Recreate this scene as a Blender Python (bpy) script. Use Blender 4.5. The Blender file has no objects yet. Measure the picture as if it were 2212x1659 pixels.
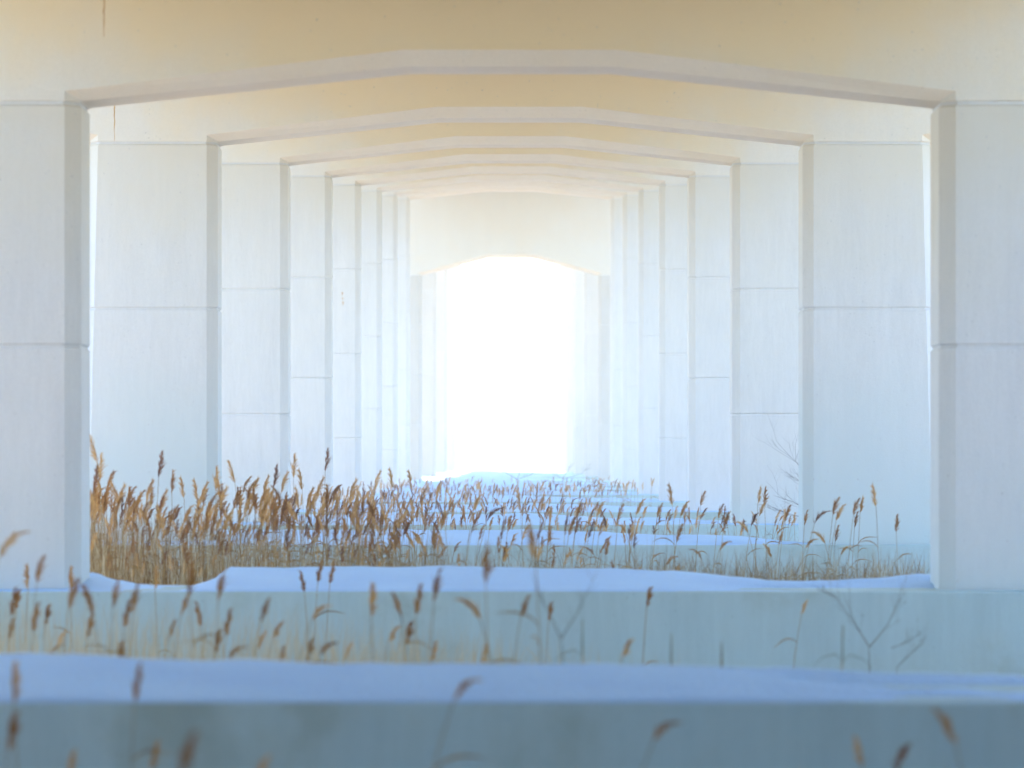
import bpy, bmesh, math, random
from mathutils import Vector, Matrix, noise

sc = bpy.context.scene
R = math.radians
# ------------------------------------------------------------------ camera
F_PX = 8220.0          # focal length in pixels of a 2212-wide picture
CAM_Z = 2.71
cam_d = bpy.data.cameras.new('camera')
cam = bpy.data.objects.new('camera', cam_d)
sc.collection.objects.link(cam)
cam.location = (0, 0, CAM_Z)
cam.rotation_euler = (R(90), 0, 0)
cam_d.sensor_width = 36
cam_d.lens = 36 * F_PX / 2212
cam_d.shift_x = 4 / 2212
cam_d.shift_y = 173.5 / 2212
cam_d.clip_start = 0.5
cam_d.clip_end = 5000
cam_d.dof.use_dof = True
cam_d.dof.focus_distance = 74
cam_d.dof.aperture_fstop = 1.8
sc.camera = cam

# ------------------------------------------------------------------ sky and sun
SUN_EL, SUN_AZ = R(22), R(-5)        # azimuth measured from +Y (ahead of the camera) towards +X
w = bpy.data.worlds.new('World'); sc.world = w; w.use_nodes = True
nt = w.node_tree; nt.nodes.clear()
sky = nt.nodes.new('ShaderNodeTexSky'); sky.sky_type = 'NISHITA'; sky.sun_disc = False
sky.sun_elevation = SUN_EL; sky.sun_rotation = SUN_AZ
sky.air_density = 1.0; sky.dust_density = 0.2; sky.ozone_density = 2.0
bg = nt.nodes.new('ShaderNodeBackground'); bg.inputs[1].default_value = 0.15
wo = nt.nodes.new('ShaderNodeOutputWorld')
nt.links.new(sky.outputs[0], bg.inputs[0]); nt.links.new(bg.outputs[0], wo.inputs[0])
sl = bpy.data.lights.new('sun', 'SUN'); sl.energy = 3.7; sl.angle = R(0.53); sl.color = (1.0, 0.82, 0.58)
so = bpy.data.objects.new('sun', sl); sc.collection.objects.link(so)
sd = Vector((math.sin(SUN_AZ) * math.cos(SUN_EL), math.cos(SUN_AZ) * math.cos(SUN_EL), math.sin(SUN_EL)))
so.rotation_euler = sd.to_track_quat('Z', 'Y').to_euler()
so.location = (0, 60, 60)
HAZE_DENSITY = 0.0011
vs = sc.view_settings
vs.view_transform = 'Standard'; vs.look = 'None'; vs.gamma = 1; vs.use_curve_mapping = False
vs.exposure = 2.62
sc.cycles.use_denoising = True
sc.cycles.max_bounces = 6; sc.cycles.diffuse_bounces = 4; sc.cycles.volume_bounces = 2
sc.cycles.use_adaptive_sampling = True; sc.cycles.adaptive_threshold = 0.03
sc.cycles.transparent_max_bounces = 4
sc.cycles.caustics_reflective = False; sc.cycles.caustics_refractive = False

# ------------------------------------------------------------------ helpers
col = sc.collection
def link(o, parent=None):
    col.objects.link(o)
    if parent: o.parent = parent
    return o
def obj(name, me, mat=None, parent=None):
    o = bpy.data.objects.new(name, me)
    if mat and not me.materials: me.materials.append(mat)
    return link(o, parent)
def empty(name, loc):
    o = bpy.data.objects.new(name, None); o.location = loc; o.empty_display_size = 0.2
    return link(o)
def tag(o, label=None, cat=None, group=None, kind=None):
    if label: o['label'] = label
    if cat: o['category'] = cat
    if group: o['group'] = group
    if kind: o['kind'] = kind
    return o
def mesh(name, vs_, fs, smooth=False):
    me = bpy.data.meshes.new(name); me.from_pydata(vs_, [], fs); me.update()
    if smooth: me.polygons.foreach_set('use_smooth', [True] * len(me.polygons))
    return me
def loft(rings, cap=True):
    n = len(rings[0]); v = [p for r in rings for p in r]; f = []
    for i in range(len(rings) - 1):
        for j in range(n):
            a, b = i * n + j, i * n + (j + 1) % n
            f.append((a, b, b + n, a + n))
    if cap:
        f.append(tuple(reversed(range(n)))); f.append(tuple(range((len(rings) - 1) * n, len(rings) * n)))
    return v, f
def fixn(me):
    bm = bmesh.new(); bm.from_mesh(me); bmesh.ops.recalc_face_normals(bm, faces=bm.faces); bm.to_mesh(me); bm.free(); return me
def boxm(name, x0, x1, y0, y1, z0, z1, bev=0.0):
    bm = bmesh.new(); bmesh.ops.create_cube(bm, size=1)
    for v in bm.verts:
        v.co = Vector(((x0 + x1) / 2 + v.co.x * (x1 - x0), (y0 + y1) / 2 + v.co.y * (y1 - y0), (z0 + z1) / 2 + v.co.z * (z1 - z0)))
    if bev: bmesh.ops.bevel(bm, geom=bm.edges[:], offset=bev, segments=2, affect='EDGES', profile=0.5)
    me = bpy.data.meshes.new(name); bm.to_mesh(me); bm.free(); return me
def lerp_tab(tab, x):
    if x <= tab[0][0]: return tab[0][1]
    for (a, va), (b, vb) in zip(tab, tab[1:]):
        if x <= b:
            t = (x - a) / (b - a); t = t * t * (3 - 2 * t); return va + (vb - va) * t
    return tab[-1][1]

# ------------------------------------------------------------------ materials
def newmat(name):
    m = bpy.data.materials.new(name); m.use_nodes = True
    n = m.node_tree; b = n.nodes['Principled BSDF']; return m, n, b
def N(nt, t, **kw):
    n = nt.nodes.new(t)
    for k, v in kw.items(): setattr(n, k, v)
    return n
def mixc(nt, fac, a, b, blend='MIX'):
    m = nt.nodes.new('ShaderNodeMix'); m.data_type = 'RGBA'; m.blend_type = blend
    for s, v in ((m.inputs[0], fac), (m.inputs[6], a), (m.inputs[7], b)):
        if isinstance(v, (int, float)): s.default_value = v
        elif isinstance(v, tuple): s.default_value = (*v, 1)
        else: nt.links.new(v, s)
    return m.outputs[2]
def ramp(nt, src, p0, p1, c0=(0, 0, 0), c1=(1, 1, 1)):
    r = nt.nodes.new('ShaderNodeValToRGB'); nt.links.new(src, r.inputs[0])
    r.color_ramp.elements[0].position = p0; r.color_ramp.elements[1].position = p1
    r.color_ramp.elements[0].color = (*c0, 1); r.color_ramp.elements[1].color = (*c1, 1)
    return r.outputs[0]
def noise_t(nt, vec, scale, detail=4, rough=0.55):
    n = nt.nodes.new('ShaderNodeTexNoise'); n.inputs['Scale'].default_value = scale
    n.inputs['Detail'].default_value = detail; n.inputs['Roughness'].default_value = rough
    nt.links.new(vec, n.inputs['Vector']); return n.outputs[0]
def concrete(name, base, warm, rough=0.85, streaky=1.0, stain=None):
    m, t, b = newmat(name)
    geo = N(t, 'ShaderNodeNewGeometry'); pos = geo.outputs['Position']
    mp = N(t, 'ShaderNodeMapping'); mp.inputs['Scale'].default_value = (1, 1, 0.12); t.links.new(pos, mp.inputs[0])
    streak = noise_t(t, mp.outputs[0], 2.2, 5, 0.6)
    fine_st = noise_t(t, mp.outputs[0], 16, 3, 0.6)
    cloud = noise_t(t, pos, 0.7, 5, 0.6)
    grain = noise_t(t, pos, 45, 3, 0.7)
    c = mixc(t, ramp(t, streak, 0.35, 0.75), base, tuple(x * (1 - 0.13 * streaky) for x in base))
    c = mixc(t, ramp(t, cloud, 0.42, 0.7), c, warm)
    c = mixc(t, 0.13 * streaky, c, mixc(t, ramp(t, fine_st, 0.4, 0.65), tuple(x * 0.8 for x in base), tuple(min(1, x * 1.1) for x in base)))
    c = mixc(t, 0.16, c, mixc(t, ramp(t, grain, 0.35, 0.65), tuple(x * 0.75 for x in base), tuple(min(1, x * 1.12) for x in base)))
    if stain:     # ragged tint, real stain on plinths: (colour, axis scale xyz, threshold lo, hi)
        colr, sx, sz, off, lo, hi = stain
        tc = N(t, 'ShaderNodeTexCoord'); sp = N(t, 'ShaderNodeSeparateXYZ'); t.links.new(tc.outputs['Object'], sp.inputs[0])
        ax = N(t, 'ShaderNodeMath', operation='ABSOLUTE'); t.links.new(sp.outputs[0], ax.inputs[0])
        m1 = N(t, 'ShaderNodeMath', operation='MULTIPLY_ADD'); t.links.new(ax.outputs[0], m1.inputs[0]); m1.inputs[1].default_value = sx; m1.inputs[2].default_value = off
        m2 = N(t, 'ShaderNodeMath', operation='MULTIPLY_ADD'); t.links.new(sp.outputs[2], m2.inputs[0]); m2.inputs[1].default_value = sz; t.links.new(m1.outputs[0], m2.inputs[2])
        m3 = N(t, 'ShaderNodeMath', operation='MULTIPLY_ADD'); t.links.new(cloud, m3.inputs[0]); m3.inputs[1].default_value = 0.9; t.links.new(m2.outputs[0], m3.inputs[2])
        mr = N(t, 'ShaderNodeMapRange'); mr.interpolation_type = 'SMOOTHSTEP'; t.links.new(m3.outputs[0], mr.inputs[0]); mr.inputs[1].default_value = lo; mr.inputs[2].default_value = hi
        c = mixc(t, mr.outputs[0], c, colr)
    vo = N(t, 'ShaderNodeTexVoronoi'); vo.inputs['Scale'].default_value = 4.2; t.links.new(pos, vo.inputs['Vector'])
    sel = noise_t(t, pos, 3.1, 2, 0.5)
    pit = N(t, 'ShaderNodeMath', operation='MULTIPLY')
    t.links.new(ramp(t, vo.outputs['Distance'], 0.015, 0.065, (1, 1, 1), (0, 0, 0)), pit.inputs[0])
    t.links.new(ramp(t, sel, 0.46, 0.56), pit.inputs[1])
    v2 = N(t, 'ShaderNodeTexVoronoi'); v2.inputs['Scale'].default_value = 11; t.links.new(pos, v2.inputs['Vector'])
    p2 = N(t, 'ShaderNodeMath', operation='MULTIPLY'); t.links.new(ramp(t, v2.outputs['Distance'], 0.06, 0.14, (1, 1, 1), (0, 0, 0)), p2.inputs[0])
    t.links.new(ramp(t, noise_t(t, pos, 5.3, 2, 0.5), 0.5, 0.6), p2.inputs[1])
    c = mixc(t, p2.outputs[0], c, tuple(x * 0.72 for x in base))
    c = mixc(t, pit.outputs[0], c, tuple(x * 0.62 for x in base))
    t.links.new(c, b.inputs['Base Color'])
    b.inputs['Roughness'].default_value = rough
    b.inputs['Specular IOR Level'].default_value = 0.25
    bp = N(t, 'ShaderNodeBump'); bp.inputs['Strength'].default_value = 0.35; bp.inputs['Distance'].default_value = 0.01
    ad = N(t, 'ShaderNodeMath', operation='SUBTRACT'); t.links.new(grain, ad.inputs[0]); t.links.new(pit.outputs[0], ad.inputs[1])
    t.links.new(ad.outputs[0], bp.inputs['Height']); t.links.new(bp.outputs[0], b.inputs['Normal'])
    return m
M_COL = concrete('column_concrete', (0.71, 0.705, 0.695), (0.69, 0.68, 0.655))
M_COLT = concrete('column_top_concrete', (0.71, 0.705, 0.695), (0.69, 0.68, 0.655), stain=((0.68, 0.63, 0.53), 0.0, 0.35, 0.0, -0.45, 0.75))  # warm light towards the column top, painted into the colour
M_COLB = concrete('column_base_concrete', (0.71, 0.705, 0.695), (0.69, 0.68, 0.655), stain=((0.56, 0.64, 0.64), 0.0, -0.42, 0.0, 0.55, 2.1))  # cool bluish light towards the column foot, painted into the colour
M_LIN = concrete('lintel_concrete', (0.76, 0.72, 0.65), (0.76, 0.69, 0.57), streaky=0.35, stain=((0.82, 0.675, 0.45), -0.10, 0.42, 0.25, 0.1, 0.95))  # warm light painted as a buff tint, stronger at top and centre
M_DEEP = concrete('deep_beam_concrete', (0.70, 0.66, 0.58), (0.69, 0.63, 0.53), streaky=0.35)
M_MAIN = concrete('far_pier_concrete_dimmed', (0.58, 0.555, 0.51), (0.56, 0.53, 0.47))   # column colour darkened to hold back the overbright far end
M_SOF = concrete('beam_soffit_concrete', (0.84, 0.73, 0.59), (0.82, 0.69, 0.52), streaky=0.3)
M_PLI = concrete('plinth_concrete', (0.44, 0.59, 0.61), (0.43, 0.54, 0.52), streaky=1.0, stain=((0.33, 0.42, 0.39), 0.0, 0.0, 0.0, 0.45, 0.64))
def simple(name, c0, c1, scale, rough=0.8, trans=0.0):
    m, t, b = newmat(name)
    geo = N(t, 'ShaderNodeNewGeometry')
    n = noise_t(t, geo.outputs['Position'], scale, 3, 0.6)
    t.links.new(ramp(t, n, 0.35, 0.65, c0, c1), b.inputs['Base Color'])
    b.inputs['Roughness'].default_value = rough; b.inputs['Specular IOR Level'].default_value = 0.2
    if trans: 
        tr = N(t, 'ShaderNodeBsdfTranslucent'); t.links.new(ramp(t, n, 0.35, 0.65, c0, c1), tr.inputs[0])
        mx = N(t, 'ShaderNodeMixShader'); mx.inputs[0].default_value = trans
        t.links.new(b.outputs[0], mx.inputs[1]); t.links.new(tr.outputs[0], mx.inputs[2])
        t.links.new(mx.outputs[0], t.nodes['Material Output'].inputs[0])
    return m
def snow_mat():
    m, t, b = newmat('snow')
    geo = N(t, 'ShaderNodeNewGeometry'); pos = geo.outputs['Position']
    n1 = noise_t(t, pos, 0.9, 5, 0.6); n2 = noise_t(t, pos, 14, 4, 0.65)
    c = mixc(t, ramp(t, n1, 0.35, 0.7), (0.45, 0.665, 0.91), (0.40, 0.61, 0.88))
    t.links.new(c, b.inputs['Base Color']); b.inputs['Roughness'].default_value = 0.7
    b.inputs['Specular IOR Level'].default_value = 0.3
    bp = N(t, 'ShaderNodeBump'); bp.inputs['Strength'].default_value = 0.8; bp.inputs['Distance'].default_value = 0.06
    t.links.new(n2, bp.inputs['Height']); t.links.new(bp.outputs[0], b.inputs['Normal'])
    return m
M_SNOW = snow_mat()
def ground_mat():
    m, t, b = newmat('marsh_snow')
    geo = N(t, 'ShaderNodeNewGeometry'); pos = geo.outputs['Position']
    n1 = noise_t(t, pos, 0.25, 6, 0.65); n2 = noise_t(t, pos, 9, 5, 0.7)
    straw = mixc(t, ramp(t, n2, 0.35, 0.65), (0.26, 0.17, 0.08), (0.50, 0.37, 0.20))
    snow = mixc(t, ramp(t, n2, 0.3, 0.7), (0.80, 0.82, 0.86), (0.74, 0.76, 0.80))
    ad = N(t, 'ShaderNodeMath', operation='MULTIPLY_ADD'); t.links.new(n2, ad.inputs[0]); ad.inputs[1].default_value = 0.35; t.links.new(n1, ad.inputs[2])
    sp = N(t, 'ShaderNodeSeparateXYZ'); t.links.new(pos, sp.inputs[0])
    hz = N(t, 'ShaderNodeMath', operation='MULTIPLY_ADD'); t.links.new(n1, hz.inputs[0]); hz.inputs[1].default_value = 1.2; t.links.new(sp.outputs[2], hz.inputs[2])
    soil = mixc(t, ramp(t, n2, 0.35, 0.65), (0.035, 0.042, 0.045), (0.075, 0.085, 0.08))   # cover of the added banks, dark to cut their warm bounce
    bank = N(t, 'ShaderNodeMapRange'); t.links.new(hz.outputs[0], bank.inputs[0]); bank.inputs[1].default_value = 1.7; bank.inputs[2].default_value = 2.4
    c = mixc(t, ramp(t, ad.outputs[0], 0.6, 0.74), snow, straw)
    t.links.new(mixc(t, bank.outputs[0], c, soil), b.inputs['Base Color'])
    b.inputs['Roughness'].default_value = 0.9; b.inputs['Specular IOR Level'].default_value = 0.1
    bp = N(t, 'ShaderNodeBump'); bp.inputs['Strength'].default_value = 0.6; bp.inputs['Distance'].default_value = 0.05
    t.links.new(n2, bp.inputs['Height']); t.links.new(bp.outputs[0], b.inputs['Normal'])
    return m
M_GROUND = ground_mat()
M_STEM = simple('reed_stem_straw', (0.22, 0.135, 0.05), (0.42, 0.29, 0.12), 3)
M_CULM = simple('reed_culm_brown', (0.14, 0.08, 0.03), (0.33, 0.20, 0.075), 6)
M_PLUMES = [simple('reed_plume_golden', (0.43, 0.23, 0.075), (0.66, 0.41, 0.16), 4, 0.9, 0.4),
            simple('reed_plume_brown', (0.23, 0.10, 0.032), (0.44, 0.22, 0.062), 4, 0.9, 0.35),
            simple('reed_plume_russet', (0.13, 0.05, 0.024), (0.28, 0.115, 0.045), 4, 0.9, 0.3)]
M_LEAF = simple('reed_leaf_dry', (0.20, 0.11, 0.035), (0.40, 0.25, 0.09), 4, 0.8, 0.3)
M_GRASS = simple('dry_grass', (0.44, 0.37, 0.22), (0.64, 0.57, 0.39), 2.5, 0.8, 0.25)
M_BARK = simple('shrub_bark', (0.10, 0.09, 0.085), (0.20, 0.17, 0.15), 9)
M_WEED = simple('weed_stalk', (0.10, 0.11, 0.07), (0.20, 0.18, 0.10), 12)
M_RUST = simple('rust', (0.50, 0.28, 0.10), (0.62, 0.42, 0.18), 7)
M_ASPH = simple('asphalt', (0.045, 0.045, 0.048), (0.06, 0.06, 0.06), 8)

# ------------------------------------------------------------------ terrain
PIER_Y = [22.7 + 20 * k for k in range(9)] + [208.0, 248.0, 290.0, 332.0, 374.0]
PL_TOP = [1.32, 1.30, 1.39, 1.40, 1.43, 1.50, 1.57, 1.63, 1.70, 1.80, 1.90, 1.95, 2.0, 2.03]
def ground_z(x, y):
    tab = [(-50, 0.0), (40, 0.0), (62, 0.08), (105, 0.13), (145, 0.27), (185, 0.42), (248, 0.6), (300, 0.7), (700, 0.75)]
    z = lerp_tab(tab, y)
    z += 0.10 * noise.noise(Vector((x * 0.35, y * 0.35, 0.3))) + 0.05 * noise.noise(Vector((x * 1.3, y * 1.3, 4.1)))
    if abs(x) > 14:
        z += min(1, (abs(x) - 14) / 60) * 0.5 * noise.noise(Vector((x * 0.04, y * 0.04, 9.3)))
    # (second sum) unseen side banks and rear slope, added to shade the nearest wall
    sm = lambda a, b, v: (lambda t: t * t * (3 - 2 * t))(max(0.0, min(1.0, (v - a) / (b - a))))
    # unseen ridge added along either side to darken the columns' inner faces
    z += 6.5 * sm(15, 27, abs(x)) * sm(26, 44, y) * (1 - sm(75, 235, y))
    z += 7.5 * sm(8.9, 14.5, abs(x)) * (1 - sm(25, 37, y)) + 5.0 * sm(-3, -13, y) * (1 - sm(8.9, 14.5, abs(x)))
    return z
def axis(lo, mid0, mid1, hi, step, grow=1.18):
    a = []; x = mid0
    while x < mid1: a.append(x); x += step
    s = step; l = []; x = mid0
    while x > lo: s *= grow; x -= s; l.append(max(x, lo))
    s = step; r = [mid1]; x = mid1
    while x < hi: s *= grow; x += s; r.append(min(x, hi))
    return list(reversed(l)) + a + r
xs = axis(-600, -16, 16, 600, 0.8); ys = axis(-300, 2, 130, 1100, 0.8)
gv = [(x, y, ground_z(x, y)) for y in ys for x in xs]
nx = len(xs)
gf = [(j * nx + i, j * nx + i + 1, (j + 1) * nx + i + 1, (j + 1) * nx + i) for j in range(len(ys) - 1) for i in range(nx - 1)]
g = obj('ground', mesh('ground', gv, gf, True), M_GROUND); tag(g, kind='structure')

# ------------------------------------------------------------------ bridge piers
C = 0.17                 # chamfer on the arrises of columns and cross beam
COLW = 1.79              # flat width of a column's front face
THK = 1.2
SEG = 2.72
JOINT0 = 4.05            # joint between column and cross beam above the camera, at pier 1
RISE = 1.24
def col_ring(t, inset=0.0):
    """plan outline of the right-hand column t metres below its top (x outward), outer face battered"""
    xi, xo = 5.0, 5.0 + COLW + 0.024 * t
    c = C
    P = [(xi, 0), (xo, 0), (xo + c, c), (xo + c, THK - c), (xo, THK), (xi, THK), (xi - c, THK - c), (xi - c, c)]
    if inset:
        cx, cy = (xi + xo) / 2, THK / 2
        P = [(x + (inset if x < cx else -inset), y + (inset if y < cy else -inset)) for x, y in P]
    return P
seg_mesh = {}
def segment_mesh(j, side, SEG_=SEG, base_=False, far_=False):
    key = (j, side, round(SEG_, 3), base_, far_)
    if key in seg_mesh: return seg_mesh[key]
    t0 = j * SEG; g_ = 0.032; rings = []
    for dz, ins in ((0.001, g_), (g_, 0), (SEG_ - g_, 0), (SEG_ - 0.001, g_)):
        rings.append([(side * x, y, -dz) for x, y in col_ring(t0 + dz, ins)])
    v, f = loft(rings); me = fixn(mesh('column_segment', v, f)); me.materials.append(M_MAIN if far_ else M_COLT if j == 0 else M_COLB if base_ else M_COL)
    seg_mesh[key] = me; return me
def lintel_mesh(rise, ztop, drop):
    """cross beam outline relative to the column joint (z=0); drop: haunch rise of the opening"""
    o = 5 + COLW
    fr = [(5, .032), (o, .032), (o, .14), (8.3, .42), (8.3, ztop), (-8.3, ztop), (-8.3, .42), (-o, .14), (-o, .032), (-5, .032), (-5, .14), (-1.2, .14 + rise), (1.2, .14 + rise), (5, .14)]
    md = [(5 - C, .031), (o + C, .031), (o + C, .04), (8.3, .26), (8.3, ztop), (-8.3, ztop), (-8.3, .26), (-o - C, .04), (-o - C, .031), (-5 + C, .031), (-5 + C, .04), (-1.17, .14 + rise - C), (1.17, .14 + rise - C), (5 - C, .04)]
    rings = [[(x, 0, z) for x, z in fr], [(x, C, z) for x, z in md], [(x, THK - C, z) for x, z in md], [(x, THK, z) for x, z in fr]]
    v, f = loft(rings); me = fixn(mesh('cross_beam', v, f))
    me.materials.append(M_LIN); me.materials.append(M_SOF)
    for p_ in me.polygons:      # underside tone imitates bounced ground light; beam faces carry painted warm light
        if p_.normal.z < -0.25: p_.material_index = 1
    return me
PIER_LABEL = [
 'nearest concrete bridge pier, only its low snow-topped base wall in view at the bottom',
 'largest fully visible concrete portal pier, framing the whole picture with its two columns',
 'second visible concrete portal pier, directly inside the largest one',
 'third visible concrete portal pier in the receding row, with a twig showing against it',
 'fourth visible concrete portal pier in the receding row',
 'fifth visible concrete portal pier, rust spots on its left column',
 'sixth visible pale concrete portal pier in the receding row',
 'seventh visible pale concrete portal pier in the receding row',
 'eighth visible pale portal pier, last one with a high opening before the deep beam',
 'far portal pier with a deep cross beam and low kinked arch against the white sky',
 'pale pier just beyond the deep beam, columns seen inside its arch',
 'hazy pier second beyond the deep-beamed portal',
 'hazy pier third beyond the deep-beamed portal',
 'faintest pier at the far end of the row under the bridge']
piers = []
for k, y in enumerate(PIER_Y):
    rise_k = 0.462; 
    bay = (y - 22.7) / 20
    zj = CAM_Z + JOINT0 + RISE * (bay - 1)
    ztop_abs = zj + 2.2
    if k == 9:
        zj = CAM_Z + 10.33; rise_k = 1.02
    p = empty('bridge_pier', (0, y, 0)); tag(p, PIER_LABEL[k], 'bridge pier', 'piers under the bridge'); piers.append(p)
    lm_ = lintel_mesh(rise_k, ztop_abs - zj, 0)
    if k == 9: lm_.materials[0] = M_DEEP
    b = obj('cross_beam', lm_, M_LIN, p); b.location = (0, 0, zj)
    pt = PL_TOP[k]; gz = ground_z(0, y)
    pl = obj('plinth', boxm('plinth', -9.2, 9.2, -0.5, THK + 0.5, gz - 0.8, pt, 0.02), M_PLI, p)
    nseg = int(math.ceil((zj - pt) / SEG)); last = zj - pt - (nseg - 1) * SEG; llen = SEG
    if last < 1.6: nseg -= 1; llen = SEG + last + 0.2      # the lowest lift swallows a short remainder
    for side in (-1, 1):
        depth = zj - pt + 0.15
        rings = [[(side * x, yy, -dz) for x, yy in col_ring(dz, 0.024)] for dz in (-0.1, depth)]
        v, f = loft(rings); me = fixn(mesh('column', v, f))
        c = obj('column', me, M_COL, p); c.location = (0, 0, zj)
        for j in range(nseg):
            s = obj('column_segment', segment_mesh(j, side, llen if j == nseg - 1 else SEG, j == nseg - 1 and k <= 3, k >= 9), None, c); s.location = (0, 0, -j * SEG)
# rust marks: thin runs of stain standing a little proud of the concrete
def streak(parent, x, z0, z1, wd, seed, yoff=-0.003):
    rg = random.Random(seed); n = 14; v = []; f = []
    for i in range(n + 1):
        t = i / n; z = z0 + (z1 - z0) * t; ww = wd * (1 - 0.6 * t) * rg.uniform(0.5, 1.2); xx = x + rg.uniform(-.2, .2) * wd
        v += [(xx - ww / 2, yoff, z), (xx + ww / 2, yoff, z)]
        if i: f.append((2 * i - 2, 2 * i - 1, 2 * i + 1, 2 * i))
    return obj('rust_streak', mesh('rust_streak', v, f), M_RUST, parent)
streak(piers[1], -4.556, CAM_Z + 5.6, CAM_Z + 4.8, 0.026, 1)
streak(piers[2], -6.52, CAM_Z + 5.98, CAM_Z + 5.33, 0.024, 2)
for i, (zz, h) in enumerate(((5.55, .10), (5.38, .07), (5.25, .12))): streak(piers[5], -5.41 + .01 * i, CAM_Z + zz, CAM_Z + zz - h, 0.05, 10 + i)

# deck over the piers: slab, girders, parapets and carriageway
dk = empty('bridge_deck', (0, 0, 0)); tag(dk, 'concrete bridge deck above the row of portal piers', 'bridge deck')
slope = RISE / 20
def deck_z(y): return CAM_Z + JOINT0 + RISE * ((y - 22.7) / 20 - 1) + 2.2
def sloped(name, x0, x1, dz0, dz1, mat, y0=-34, y1=400):
    v = [(x, y, deck_z(y) + dz) for y in (y0, y1) for (x, dz) in ((x0, dz0), (x1, dz0), (x1, dz1), (x0, dz1))]
    f = [(0, 1, 5, 4), (1, 2, 6, 5), (2, 3, 7, 6), (3, 0, 4, 7), (0, 3, 2, 1), (4, 5, 6, 7)]
    return obj(name, mesh(name, v, f), mat, dk)
for gx in (-7.2, -4.3, -1.4, 1.4, 4.3, 7.2): sloped('girder', gx - .35, gx + .35, 0.05, 1.25, M_LIN)
sloped('slab', -8.5, 8.5, 1.25, 1.55, M_LIN)
sloped('carriageway', -7.9, 7.9, 1.554, 1.60, M_ASPH)
for s in (-1, 1): sloped('parapet', s * 8.2 - .2, s * 8.2 + .2, 1.552, 2.5, M_COL)

# ------------------------------------------------------------------ snow lying on the plinths
D0 = [(-12, .20), (-3.2, .20), (-2.2, .165), (-1.0, .13), (0.5, .125), (1.6, .11), (2.6, .06), (4, .05), (12, .05)]
D1 = [(-12, .05), (-6, .04), (-5.0, .05), (-4.85, .17), (-4.6, .08), (-4.2, .02), (-3.7, -.01), (-3.5, .05), (-3.25, .23), (-1, .235), (1, .215), (2.2, .17), (3.6, .10), (4.3, .10), (4.8, .15), (5.4, .08), (12, .10)]
DRIFT = {0: D0, 1: D1}
def drift(k):
    y0 = PIER_Y[k] - .5 + .012; y1 = PIER_Y[k] + THK + .5 - .01; pt = PL_TOP[k]
    rg = random.Random(77 + k)
    fine = k < 4; dx = 0.09 if fine else 0.22; ny = 16 if fine else 8
    n = int(18.2 / dx); v = []; f = []
    for i in range(n + 1):
        x = -9.1 + 18.2 * i / n
        if k in DRIFT: back = lerp_tab(DRIFT[k], x)
        else: back = 0.23 - 0.14 * max(0, min(1, (x - 0.5) / 4.5)) + 0.05 * noise.noise(Vector((x * .5, k * 7.1, 0)))
        back += 0.012 * noise.noise(Vector((x * 1.7, k * 3.3, 2)))
        patch = 0.0
        if k <= 3 and x > 1.8:      # wind-scoured strips on the right-hand side
            patch = min(1, (x - 1.8) / 1.5)
        for j in range(ny + 1):
            t = j / ny; y = y0 + (y1 - y0) * t
            prof = 0.05 + 0.95 * t if t > 0 else 0.0
            if t > 0.94: prof -= (t - 0.94) * 2.5
            z = back * prof
            z += (0.016 * noise.noise(Vector((x * 1.8, y * 2.6, k))) + 0.008 * noise.noise(Vector((x * 6, y * 8, k))) + 0.009 * noise.noise(Vector((x * 0.9, y * 11, k + .5)))) * min(1, t * 4)
            if patch: z -= patch * 0.17 * max(0, noise.noise(Vector((x * .45, y * 1.8, 5 + k))) + .22)
            if k == 0 and x > 0.9:     # bare strip the wind keeps clear near the back edge
                z -= min(1, (x - 0.9) / 1.2) * 0.10 * math.exp(-((t - 0.72 - 0.05 * math.sin(x * 1.3)) / 0.12) ** 2) * (0.75 + noise.noise(Vector((x * 1.1, 3, 0))))
            if k == 1 and x > 2.0:
                z -= min(1, (x - 2.0) / 1.5) * 0.11 * math.exp(-((t - 0.40 - 0.06 * math.sin(x * 1.1)) / 0.22) ** 2) * (0.8 + noise.noise(Vector((x * 0.9, 9, 0))))
            v.append((x, y, pt + z))
    m = ny + 1
    for i in range(n):
        for j in range(ny): f.append((i * m + j, (i + 1) * m + j, (i + 1) * m + j + 1, i * m + j + 1))
    b0 = len(v)     # skirt down to the wall top
    for i in range(n + 1):
        x = v[i * m][0]; v += [(x, y0 - .004, pt - .02), (x, y1 + .004, pt - .02)]
    for i in range(n):
        f.append((b0 + 2 * i, b0 + 2 * i + 2, (i + 1) * m, i * m)); f.append((i * m + ny, (i + 1) * m + ny, b0 + 2 * i + 3, b0 + 2 * i + 1))
    return fixn(mesh('snow_drift', v, f, True))
SN_L = ['bluish snow layer on the nearest low wall across the bottom of the picture',
 'snow layer on the base wall of the largest portal, scooped out beside its left column',
 'snow layer on the base wall of the second visible portal', 'snow layer on the base wall of the third visible portal',
 'snow layer on the base wall of the fourth visible portal', 'snow layer on the base wall of the fifth visible portal',
 'snow layer on the base wall of the sixth visible portal', 'snow layer on the base wall of the seventh visible portal',
 'snow layer on the base wall of the eighth visible portal', 'snow layer on the base wall of the portal with the deep beam',
 'snow layer on the pier just beyond the deep-beamed portal',
 'snow layer on the second pier beyond the deep-beamed portal',
 'snow layer on the third pier beyond the deep-beamed portal',
 'snow layer on the faintest farthest pier']
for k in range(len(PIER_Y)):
    o = obj('snow_drift', drift(k), M_SNOW); tag(o, SN_L[k], 'snow', 'snow lying on the pier base walls')

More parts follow.
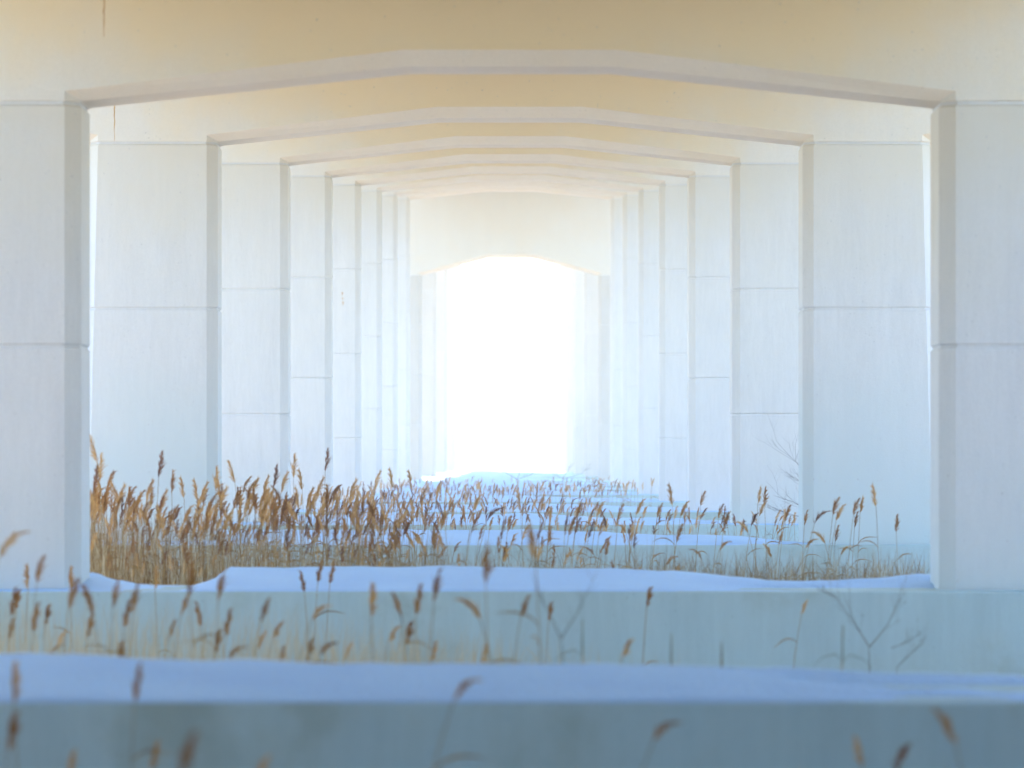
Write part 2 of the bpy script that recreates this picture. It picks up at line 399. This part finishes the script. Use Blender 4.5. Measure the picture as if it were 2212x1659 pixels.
# ------------------------------------------------------------------ reeds
def tube(pts, rads, n=4):
    rings = []
    for i, p in enumerate(pts):
        d = (pts[min(i + 1, len(pts) - 1)] - pts[max(i - 1, 0)]).normalized()
        u = d.cross(Vector((0.2, 1, 0.1))).normalized(); w_ = d.cross(u)
        rings.append([p + (u * math.cos(2 * math.pi * a / n) + w_ * math.sin(2 * math.pi * a / n)) * rads[i] for a in range(n)])
    return loft(rings, False)
def strip(pts, wd, up=Vector((0, 1, 0)), tw=0.0):
    v = []; f = []; m = len(pts)
    for i, p in enumerate(pts):
        d = (pts[min(i + 1, m - 1)] - pts[max(i - 1, 0)])
        s = d.cross(up)
        if s.length < 1e-6: s = Vector((1, 0, 0))
        s.normalize()
        if tw: s = Matrix.Rotation(tw * i / m, 3, d.normalized()) @ s if d.length > 1e-6 else s
        t = i / (m - 1); ww = wd * (0.35 + 1.3 * t if t < .45 else (1 - t) * 1.75 + 0.02)
        v += [p - s * ww / 2, p + s * ww / 2]
        if i: f.append((2 * i - 2, 2 * i - 1, 2 * i + 1, 2 * i))
    return v, f
def join(parts):
    V = []; F = []
    for v, f in parts:
        b = len(V); V += [tuple(p) for p in v]; F += [tuple(i + b for i in q) for q in f]
    return V, F
def reed_geo(H, lean, nod, seed, wind=1.0, nbr=30, leaves=3, plen=None, fat=1.0):
    """stem, plume and leaves of one reed; H height of the plume tip if upright"""
    rg = random.Random(seed); pl = plen or (0.112 * H + rg.uniform(-.025, .03))
    hs = H - pl * 0.9; n = 6
    az = rg.uniform(-.5, .5)
    dirx = Vector((math.cos(az) * wind, math.sin(az), 0)).normalized()
    pts = [Vector((0, 0, hs * i / n)) + dirx * (lean * (i / n) ** 2) for i in range(n + 1)]
    stem = tube(pts, [0.0055 - 0.0027 * i / n for i in range(n + 1)], 4)
    # plume axis curls over towards dirx
    d = (pts[-1] - pts[-2]).normalized(); p = pts[-1].copy(); ax = [p.copy()]
    m = 9
    for i in range(m):
        a = nod / m * (0.5 + i / m)
        d = (d + dirx * a - Vector((0, 0, a * 0.55 * (i / m)))).normalized(); p = p + d * (pl / m); ax.append(p.copy())
    stem_ax = tube(ax, [0.0022 * (1 - i / (m + 1)) + .0006 for i in range(m + 1)], 3)
    br = [stem_ax]
    for i in range(nbr):
        t = (i + rg.random()) / nbr
        q = t * m; a = ax[int(q)].lerp(ax[min(int(q) + 1, m)], q - int(q))
        dd = (ax[min(int(q) + 1, m)] - ax[max(int(q) - 1, 0)]).normalized()
        env = (math.sin(min(1, t * 1.25 + .12) * math.pi * .93) ** .8)
        L = pl * (0.17 + 0.27 * env) * rg.uniform(.7, 1.2)
        ang = rg.uniform(0, 6.283)
        side = Vector((math.cos(ang), math.sin(ang), 0)) * rg.uniform(.15, .5) * fat + dirx * rg.uniform(-.1, .75)
        d0 = (dd + side).normalized(); d1 = (d0 + dirx * rg.uniform(.0, .35) - Vector((0, 0, rg.uniform(-.15, .35)))).normalized()
        pp = [a, a + d0 * L * .5, a + d0 * L * .5 + d1 * L * .5]
        br.append(strip(pp, rg.uniform(.007, .013) * fat, Vector((rg.uniform(-.6, .6), 1, rg.uniform(-.4, .4)))))
    lv = []
    for i in range(leaves):
        t = rg.uniform(.35, .85); a = pts[int(t * n)].lerp(pts[int(t * n) + 1], t * n - int(t * n))
        an = rg.uniform(-1.2, 1.2); s = rg.choice((1, 1, -1)) * wind
        o = Vector((math.cos(an) * s, math.sin(an), 0)); L = rg.uniform(.22, .42)
        dd = (o * .45 + Vector((0, 0, 1))).normalized(); pp = [a]; q = a.copy()
        for z in range(5):
            dd = (dd + o * .22 - Vector((0, 0, rg.uniform(.1, .55)))).normalized(); q = q + dd * L / 5; pp.append(q.copy())
        lv.append(strip(pp, rg.uniform(.012, .02), Vector((rg.uniform(-.3, .3), 1, .2))))
    tip = max(ax, key=lambda q: q.z)
    cx = sum((q.x for q in ax)) / len(ax)
    return stem, join(br), lv, tip.z, cx
VAR = []
hs_list = [1.15, 1.4, 1.65, 1.9, 2.15, 2.45, 2.75]
sd_ = 100
styles = [(.06, .22), (.17, .62), (.13, .42), (.28, 1.4), (-.04, .16)]
for H in hs_list:
    for (le, no) in styles:
        sd_ += 1
        st, plm, lvs, top, cx = reed_geo(H, le, no, sd_, 1.0 if sd_ % 7 else -1.0, 48, 3, None, 1.1)
        VAR.append(dict(H=top, cx=cx, nod=no,
            stem=mesh('stem', [tuple(p) for p in st[0]], st[1], True), plume=mesh('plume', *plm),
            leaves=[mesh('leaf', [tuple(p) for p in l[0]], l[1]) for l in lvs]))
for V_ in VAR:
    V_['stem'].materials.append(M_STEM); V_['plume'].materials.append(M_PLUMES[(0, 1, 2, 1, 0, 1, 0)[VAR.index(V_) % 7]])
    for l in V_['leaves']: l.materials.append(M_LEAF)
n_reeds = 0
def reed(x, y, ztip, label, group, rng, style=None, flip=None, bulk=1.0):
    """one reed whose plume tip stands at (x, y, ztip)"""
    global n_reeds
    gz = ground_z(x, y) - .03; h = ztip - gz
    c = [V_ for i, V_ in enumerate(VAR) if style is None or i % len(styles) == style]
    c.sort(key=lambda q: abs(q['H'] - h)); V_ = c[0] if style is not None else rng.choice([q for q in c[:7] if q['nod'] < 1][:4])
    s = h / V_['H']; f = rng.choice((1, 1, 1, -1)) if flip is None else flip
    e = empty('reed', (x - V_['cx'] * s * f * bulk, y, gz)); e.scale = (s * f * bulk, s * bulk, s)
    e.rotation_euler.z = rng.uniform(-.35, .35)
    tag(e, label, 'reed', group)
    obj('stem', V_['stem'], None, e); obj('plume', V_['plume'], None, e)
    for l in V_['leaves'][:2 if rng.random() < .6 else 1]: obj('leaf', l, None, e)
    n_reeds += 1
    return e
def at(px, py, d): return ((px - 1102) * d / F_PX, d, CAM_Z - (py - 1003) * d / F_PX)
ORD = ['first', 'second', 'third', 'fourth', 'fifth', 'sixth', 'seventh', 'eighth', 'ninth', 'tenth', 'eleventh', 'twelfth', 'thirteenth', 'fourteenth', 'fifteenth', 'sixteenth', 'seventeenth', 'eighteenth', 'nineteenth', 'twentieth']
TENS = {2: 'twenty', 3: 'thirty', 4: 'forty', 5: 'fifty', 6: 'sixty', 7: 'seventy'}
def ordinal(i):
    if i < 20: return ORD[i]
    a, b = divmod(i + 1, 10)
    return (TENS[a][:-1] + 'ieth') if b == 0 else TENS[a] + '-' + ORD[b - 1]
ADJ = ['upright', 'slightly leaning', 'leaning', 'arched, drooping', 'straight']
rng = random.Random(5)
# reeds in front of the nearest low wall (strongly out of focus)
A = [(22, 1548, 19.0, 0, 1), (405, 1600, 14.0, 2, 1), (330, 1608, 21, 0, 1), (1000, 1466, 20.2, 3, 1), (1440, 1558, 19.5, 3, 1), (2050, 1538, 18.5, 1, 1), (1945, 1612, 20.5, 2, 1), (1858, 1598, 20.5, 0, -1), (30, 1440, 21.2, 4, 1), (300, 1440, 21.3, 0, 1), (150, 1628, 20, 0, 1), (560, 1640, 18, 2, 1)]
A.sort()
for i, (px, py, d, s, f) in enumerate(A):
    x, y, z = at(px, py, d)
    reed(x, y, z, f'out-of-focus {ADJ[s]} brown reed in front of the nearest low wall, {ordinal(i)} from left', 'blurred reeds before the nearest low wall', rng, s, f)
# reeds between the nearest low wall and the largest portal
B = [(18, 1152, 27, 3), (38, 1278, 38, 0), (60, 1225, 39, 4), (92, 1205, 30, 2), (30, 1275, 31, 0), (75, 1308, 29, 0), (100, 1310, 34, 0), (160, 1255, 29, 2), (196, 1268, 29, 2), (150, 1230, 38, 4), (190, 1330, 31, 0), (248, 1255, 30, 0), (272, 1300, 30, 0), (290, 1265, 28, 0), (130, 1365, 31, 1), (255, 1390, 29, 0), (408, 1220, 28, 4), (395, 1285, 30, 2), (365, 1345, 30, 2), (432, 1305, 32, 0), (476, 1235, 29, 0), (492, 1320, 29, 0), (465, 1365, 30, 0), (508, 1398, 28, 3), (572, 1300, 29, 2), (600, 1345, 31, 1), (605, 1400, 30, 0), (560, 1368, 31, 2), (688, 1308, 29, 3), (665, 1385, 29, 0), (712, 1388, 28, 3), (748, 1392, 31, 2), (802, 1268, 29, 4), (862, 1288, 29, 2), (880, 1348, 30, 0), (848, 1355, 31, 1), (905, 1268, 29, 0), (942, 1235, 28, 0), (1048, 1185, 27, 4), (1014, 1294, 27, 3), (1128, 1292, 29, 2), (1152, 1140, 27, 0), (940, 1390, 31, 0), (1045, 1395, 30, 0), (1190, 1305, 36, 0), (1400, 1272, 37, 0), (1736, 1300, 38, 2), (1358, 1385, 28, 1), (690, 1215, 40, 0), (655, 1238, 40, 0), (715, 1220, 41, 0), (335, 1228, 40, 4), (20, 1340, 33, 0), (120, 1395, 32, 3)]
B.sort()
for i, (px, py, d, s) in enumerate(B):
    x, y, z = at(px, py, d)
    reed(x, y, z, f'soft {ADJ[s]} brown reed between nearest low wall and largest portal, {ordinal(i)} from left', 'reeds between the nearest low wall and the largest portal', rng, s, -1 if i % 9 == 4 else 1)
# sparse tall reeds right of centre behind the largest portal
CR = [(1802, 1078, 50, 2), (1812, 1092, 52, 1), (1846, 1080, 52, 2), (1860, 1076, 55, 0), (1890, 1052, 50, 0), (1936, 1115, 52, 4), (1772, 1105, 53, 3), (1848, 1108, 56, 0), (1640, 1056, 58, 0), (1652, 1056, 60, 4), (1648, 1086, 58, 1), (1555, 1092, 56, 2), (1568, 1108, 55, 2), (1450, 1050, 52, 0), (1476, 1085, 55, 1), (1518, 1064, 60, 2), (1698, 1094, 57, 2), (1740, 1105, 60, 0), (1806, 1138, 52, 0), (1768, 1150, 51, 3), (1690, 1152, 52, 2), (1602, 1128, 54, 3), (1628, 1110, 56, 1), (1826, 1180, 50, 3), (1660, 1178, 50, 1), (1745, 1165, 50, 3), (1560, 1170, 50, 3), (1465, 1135, 50, 2), (1380, 1080, 54, 1), (1422, 1090, 58, 2), (1340, 1092, 53, 2), (1296, 1085, 55, 1), (1250, 1090, 54, 2), (1310, 1165, 49, 0), (1232, 1120, 50, 2), (1170, 1070, 52, 0), (1122, 1062, 50, 0), (1188, 1098, 55, 0), (1064, 1098, 51, 3), (1028, 1070, 54, 1)]
CR.sort()
for i, (px, py, d, s) in enumerate(CR):
    x, y, z = at(px, py, d)
    reed(x, y, z, f'{ADJ[s]} brown reed right of the dense clump behind largest portal, {ordinal(len(CR) - 1 - i)} from right', 'scattered reeds behind the largest portal', rng, s, 1)
# tall leaders of the dense clump at the left behind the largest portal
CL = [(204, 944, 47, 2), (216, 985, 48, 4), (205, 1012, 47, 0), (240, 1022, 49, 1), (262, 1050, 47, 2), (345, 982, 50, 0), (371, 1022, 51, 4), (395, 1035, 54, 0), (322, 1040, 49, 2), (300, 1062, 50, 1), (424, 1040, 54, 0), (438, 1044, 55, 2), (466, 1012, 50, 4), (474, 1035, 51, 0), (502, 1000, 53, 2), (530, 1032, 57, 1), (548, 1035, 58, 2), (594, 1010, 54, 0), (612, 1022, 57, 2), (634, 985, 54, 4), (650, 1018, 58, 0), (688, 1034, 55, 2), (706, 975, 57, 0), (760, 1038, 55, 2), (576, 1030, 59, 2), (812, 1020, 62, 2), (846, 1016, 62, 0), (887, 1020, 62, 0), (948, 1042, 60, 2), (914, 1060, 58, 2)]
CL.sort()
for i, (px, py, d, s) in enumerate(CL):
    x, y, z = at(px, py, d)
    d = min(d, 61.2); x, y, z = at(px, py, d)
    reed(x, y, z, f'tall {ADJ[s]} golden-brown reed topping the dense clump at left, {ordinal(i)} from left', 'tall reeds topping the dense clump', rng, s, 1)
# the body of that clump
def clump_top(px):
    return lerp_tab([(190, 1040), (300, 1068), (420, 1070), (560, 1048), (700, 1055), (800, 1090), (900, 1108), (1000, 1120), (1200, 1135), (1500, 1165), (2010, 1200)], px)
room = 300 - n_reeds
for i in range(room):
    t = rng.random() ** 1.25; px = 196 + t * 760
    d = rng.uniform(45.6, 58); py = clump_top(px) + rng.uniform(-14, 70)
    x, y, z = at(px, py, d)
    where = 'beside the largest left column' if px < 360 else 'in mid-clump' if px < 600 else 'at the right side of the dense clump'
    e = reed(x, y, z, '', 'reeds of the dense clump', rng)
    pm = [c_ for c_ in e.children if c_.name.startswith('plume')][0].data.materials[0].name.split('_')[-1]
    e['label'] = f'{pm} reed packed {where}' + (', front rows' if d < 50 else ', back rows')
# everything beyond what one can pick apart: one mass of reeds
BED = [reed_geo(H, le, no, 500 + i, 1.0, 30, 2) for i, (H, le, no) in enumerate([(H, le, no) for H in (1.6, 2.0, 2.4) for le, no in styles])]
sv, sf, pv, pf = [], [], [], []
def bed(x, y, ztip, s_extra=1.0):
    st, plm, lvs, top, cx = BED[rng.choice((0, 1, 2, 4, 0, 2, 4, 3 if x > 1 else 2)) + 5 * rng.randrange(3)]
    gz = ground_z(x, y) - .03; sz = (ztip - gz) / top; fx = rng.choice((1, 1, 1, -1)) * s_extra; a = rng.uniform(-.4, .4)
    ca, sa = math.cos(a), math.sin(a)
    def put(V, F, v, f, k):
        b0 = len(v)
        for p in V: X, Y = p[0] * fx, p[1]; v.append((x - cx * fx + X * ca - Y * sa, y + X * sa + Y * ca, gz + p[2] * sz))
        for q in F: f.append((tuple(i + b0 for i in q), k))
    put(st[0], st[1], sv, sf, 0)
    put(plm[0], plm[1], sv, sf, rng.choice((1, 1, 2, 2, 3)))
    for l in lvs: put(l[0], l[1], sv, sf, 4)
def scatter(n, px0, px1, d0, d1, topf, sp, bias=1.0):
    for i in range(n):
        px = px0 + (px1 - px0) * rng.random() ** bias; d = rng.uniform(d0, d1)
        py = topf(px) + sp * rng.random()
        x, y, z = at(px, py, d)
        if z - ground_z(x, y) < 0.7: continue
        bed(x, y, z)
scatter(290, 196, 860, 45.4, 60.5, lambda p: clump_top(p) + 6, 165, 1.25)
scatter(85, 760, 1500, 45.4, 60.5, lambda p: clump_top(p) - 25, 110, 1.2)
scatter(150, 560, 1320, 65, 81, lambda p: lerp_tab([(480, 1060), (760, 1062), (1000, 1082), (1320, 1090), (1700, 1100)], p), 45, 1.2)
scatter(70, 1250, 1720, 65, 81, lambda p: 1095, 50)
scatter(170, 700, 1300, 85, 101, lambda p: lerp_tab([(700, 1050), (900, 1062), (1100, 1072), (1420, 1078)], p), 26, 1.1)
scatter(160, 760, 1420, 105, 121, lambda p: lerp_tab([(760, 1036), (900, 1046), (1050, 1040), (1250, 1042), (1400, 1030), (1430, 1036)], p), 26)
scatter(140, 800, 1340, 125, 141, lambda p: lerp_tab([(800, 1030), (900, 1035), (1100, 1038), (1340, 1034)], p), 22)
scatter(60, 860, 1330, 145, 180, lambda p: 1028, 18)
me = bpy.data.meshes.new('reed_bed'); me.from_pydata(sv, [], [q for q, k in sf])
for m_ in (M_STEM, *M_PLUMES, M_LEAF): me.materials.append(m_)
me.polygons.foreach_set('material_index', [k for q, k in sf]); me.update()
o = obj('reed_bed', me); tag(o, 'mass of dry brown reeds filling the bays between the piers', 'reeds', kind='stuff')

# dry grass and bare straw culms among the reeds: one mass
gv_, gf_, gk_ = [], [], []
def blade(x, y, ztip, lean, curl, wd):
    gz = ground_z(x, y) - .03; h = ztip - gz; n = 6; a = rng.uniform(0, 6.283); o = Vector((math.cos(a), math.sin(a) * .5, 0))
    pts = []; d = Vector((0, 0, 1)) + o * lean * .3; d.normalize(); p = Vector((x, y, gz)); pts.append(p.copy())
    for i in range(n):
        if i > 2: d = (d + o * curl * .5 - Vector((0, 0, curl * .45))).normalized()
        p = p + d * (h / n); pts.append(p.copy())
    v, f = strip(pts, wd, Vector((rng.uniform(-.3, .3), 1, 0))); b0 = len(gv_)
    gv_.extend(tuple(q) for q in v); gf_.extend(tuple(i + b0 for i in q) for q in f); gk_.extend([gmat] * len(f))
gmat = 0
def grass(n, px0, px1, d0, d1, top, sp, curl, wd=.006, bias=1.0):
    for i in range(n):
        px = px0 + (px1 - px0) * rng.random() ** bias; d = rng.uniform(d0, d1); py = top(px) + sp * rng.random() ** 1.2
        x, y, z = at(px, py, d)
        if z - ground_z(x, y) < .4: continue
        blade(x, y, z, rng.uniform(-1, 1) * .35, rng.uniform(0, curl), wd * rng.uniform(.6, 1.4))
grass(1300, -20, 1120, 26, 41, lambda p: lerp_tab([(0, 1272), (500, 1285), (1120, 1345)], p), 140, .3, .010, 1.1)
grass(260, 600, 1500, 26, 41, lambda p: lerp_tab([(600, 1320), (1100, 1360), (1500, 1400)], p), 90, .5, .014)
gmat = 1
grass(1500, 190, 960, 45.4, 58, lambda p: lerp_tab([(190, 1080), (960, 1140)], p), 130, .25, .010, 1.35)
grass(500, 700, 1500, 45.4, 58, lambda p: 1150, 75, .6, .009)
grass(2100, 1380, 2020, 45.4, 54, lambda p: 1176, 72, 1.6, .013)
grass(260, 1250, 1735, 65, 80, lambda p: 1112, 44, 1.4, .010)
gmat = 0
grass(800, 190, 960, 45.4, 58, lambda p: lerp_tab([(190, 1080), (960, 1140)], p), 120, .25, .009, 1.2)
grass(1300, 700, 2020, 45.4, 56, lambda p: 1172, 76, .9, .010)
gme = mesh('dry_grass', gv_, gf_); gme.materials.append(M_GRASS); gme.materials.append(M_CULM)
gme.polygons.foreach_set('material_index', gk_); gme.update()
o = obj('dry_grass', gme); tag(o, 'fine straw-coloured dry grass and brown culms among the reeds', 'grass', kind='stuff')

# ------------------------------------------------------------------ bare shrubs
def shrub(name, label, base, limbs, seed, r0, twig=1.0, levels=2):
    """limbs: polylines (dx, dy, dz) from the base, each its own branch part"""
    rg = random.Random(seed); e = empty(name, base); tag(e, label, 'shrub', 'leafless shrubs')
    def grow(parent, pts, r, lev, nm):
        P = []
        for a, b in zip(pts, pts[1:]):
            for i in range(4): P.append(a.lerp(b, i / 4) + Vector((rg.uniform(-1, 1), rg.uniform(-1, 1), rg.uniform(-1, 1))) * r * .5)
        P.append(pts[-1])
        v, f = tube(P, [r * (1 - .75 * i / (len(P) - 1)) for i in range(len(P))], 6)
        o = obj(nm, mesh(nm, [tuple(q) for q in v], f, True), M_BARK, parent)
        if lev > 0:
            parts = []
            L = sum((b - a).length for a, b in zip(pts, pts[1:]))
            for i in range(rg.randint(7, 10)):
                t = rg.uniform(.3, 1); q = P[int(t * (len(P) - 1))]
                d = (pts[-1] - pts[0]).normalized() + Vector((rg.uniform(-1, 1), rg.uniform(-.6, .6), rg.uniform(-.2, .7)))
                d.normalize(); LL = L * rg.uniform(.25, .5) * twig
                pp = [q, q + d * LL * .5, q + d * LL * .5 + (d + Vector((rg.uniform(-.5, .5), rg.uniform(-.4, .4), .35))).normalized() * LL * .5]
                parts.append(tube(pp, [r * .32, r * .22, r * .09], 4))
                for z in range(3):
                    d2 = (d + Vector((rg.uniform(-.9, .9), rg.uniform(-.5, .5), rg.uniform(-.3, .6)))).normalized(); q2 = pp[1].lerp(pp[2], rg.random())
                    parts.append(tube([q2, q2 + d2 * LL * .2, q2 + d2 * LL * .4 + Vector((0, 0, LL * .04))], [r * .16, r * .11, r * .05], 4))
            V, F = join(parts); obj('twigs', mesh('twigs', V, F, True), M_BARK, o)
        return o
    for i, l in enumerate(limbs): grow(e, [Vector(q) for q in l], r0 * .5 * (1 if i == 0 else .7), 0 if i == 0 and len(limbs) > 1 else levels, 'trunk' if i == 0 and len(limbs) > 1 else 'branch')
    return e
def px_limb(base, pts, d):
    return [Vector((at(px, py, d)[0] - base[0], dy, at(px, py, d)[2] - base[2])) for px, py, dy in pts]
def shrub_at(label, d, root, limbs, seed, r0, twig=1.0):
    x, y, z = at(*root, d); base = (x, d, ground_z(x, d) - .05)
    L = [[Vector((0, 0, 0))] + px_limb(base, limbs[0], d)] + [px_limb(base, l, d) for l in limbs[1:]]
    return shrub('bare_shrub', label, base, L, seed, r0, twig)
shrub_at('leafless forked sapling before the base wall of the largest portal, right of centre', 36, (1880, 1440),
  [[(1878, 1440, 0), (1878, 1395, 0)], [(1878, 1398, 0), (1840, 1335, .1), (1808, 1290, .1)], [(1878, 1398, 0), (1915, 1350, -.1), (1945, 1285, -.1)], [(1808, 1290, .1), (1770, 1275, .1)]], 3, .016)
shrub_at('low arching leafless twigs at far right above the nearest snow layer', 35, (1935, 1440),
  [[(1938, 1440, 0), (1962, 1415, 0)], [(1938, 1440, 0), (1975, 1405, 0), (2000, 1375, 0)], [(1925, 1400, 0), (1960, 1388, 0), (1990, 1362, 0)]], 4, .010)
shrub_at('blurred grey forked sapling in front of the central snow layer', 28, (1215, 1420),
  [[(1215, 1420, 0), (1212, 1378, 0)], [(1212, 1380, 0), (1178, 1310, .1), (1148, 1235, .1)], [(1212, 1380, 0), (1245, 1325, -.1), (1290, 1232, -.1)]], 5, .014, .35)
shrub_at('leafless twiggy bush spreading leftward from behind the right column of the second portal', 76, (1760, 1150),
  [[(1775, 1150, 0), (1768, 1110, 0)], [(1768, 1115, 0), (1715, 1085, 0), (1672, 1070, .2)], [(1768, 1100, 0), (1740, 1020, 0), (1695, 975, -.2)], [(1768, 1120, 0), (1720, 1115, 0), (1672, 1098, .3)], [(1768, 1060, 0), (1735, 1045, 0), (1712, 1028, .2)]], 6, .022, 1.2)
shrub_at('small leafless sapling standing at the far end against the white sky', 150, (1118, 1040),
  [[(1118, 1040, 0), (1119, 1030, 0)], [(1119, 1032, 0), (1126, 1005, 0), (1132, 990, 0)], [(1119, 1035, 0), (1145, 1026, 0), (1165, 1012, 0)], [(1119, 1036, 0), (1100, 1026, 0), (1088, 1018, 0)]], 7, .03, .8)
shrub_at('thin leafless bush at the far end right of the small sapling', 146, (1215, 1040),
  [[(1215, 1040, 0), (1215, 1030, 0)], [(1215, 1034, 0), (1228, 1015, 0), (1240, 998, 0)], [(1215, 1034, 0), (1196, 1024, 0), (1188, 1012, 0)], [(1215, 1036, 0), (1258, 1022, 0), (1268, 1010, 0)]], 8, .02, .8)

# dark weed stalks along the back edge of the nearest snow layer
def weed(px, ptop, d, label, seed, side):
    rg = random.Random(seed); x, y, z = at(px, ptop, d); gz = ground_z(x, y) - .03
    e = empty('weed_stalk', (x, y, gz)); tag(e, label, 'weed', 'dark weed stalks before the second low wall'); h = z - gz
    P = [Vector((rg.uniform(-.01, .01), 0, h * i / 6)) for i in range(7)]
    v, f = tube(P, [.004] * 6 + [.002], 5); obj('stem', mesh('stem', [tuple(q) for q in v], f, True), M_STEM, e)
    P = [Vector((0, 0, h * (.78 + .22 * i / 6))) for i in range(7)]
    v, f = tube(P, [.003, .006, .006, .005, .004, .003, .0015], 7); obj('seed_head', mesh('seed_head', [tuple(q) for q in v], f, True), M_WEED, e)
    for i in range(3):
        s = side if i else -side; a = Vector((0, 0, h * rg.uniform(.68, .84)))
        pp = [a, a + Vector((s * .06, .02, .05)), a + Vector((s * .16, .03, .02)), a + Vector((s * .24, .03, -.06))]
        v, f = strip(pp, .009); obj('leaf', mesh('leaf', [tuple(q) for q in v], f), M_WEED, e)
weed(1258, 1338, 30, 'dark weed stalk right of the grey forked sapling', 1, 1)
weed(1450, 1368, 30, 'short dark weed stalk just left of a reed-free stretch, mid-right', 2, 1)
weed(1560, 1386, 30, 'shortest dark weed stalk, between two others right of centre', 3, -1)
weed(1820, 1350, 30, 'tallest dark weed stalk, beside the leafless forked sapling at right', 4, 1)

# ------------------------------------------------------------------ haze: the cold bright air under and around the bridge
if HAZE_DENSITY:
    hb = obj('haze', boxm('haze', -620, 620, -320, 1120, -3, 44)); tag(hb, 'pale winter haze', 'haze', kind='stuff')
    m = bpy.data.materials.new('haze_air'); m.use_nodes = True; t = m.node_tree
    for n in list(t.nodes):
        if n.type == 'BSDF_PRINCIPLED': t.nodes.remove(n)
    pv_ = t.nodes.new('ShaderNodeVolumePrincipled')
    pv_.inputs['Color'].default_value = (0.97, 0.96, 0.94, 1); pv_.inputs['Density'].default_value = HAZE_DENSITY
    pv_.inputs['Anisotropy'].default_value = 0.2
    t.links.new(pv_.outputs[0], t.nodes['Material Output'].inputs['Volume'])
    hb.data.materials.append(m)
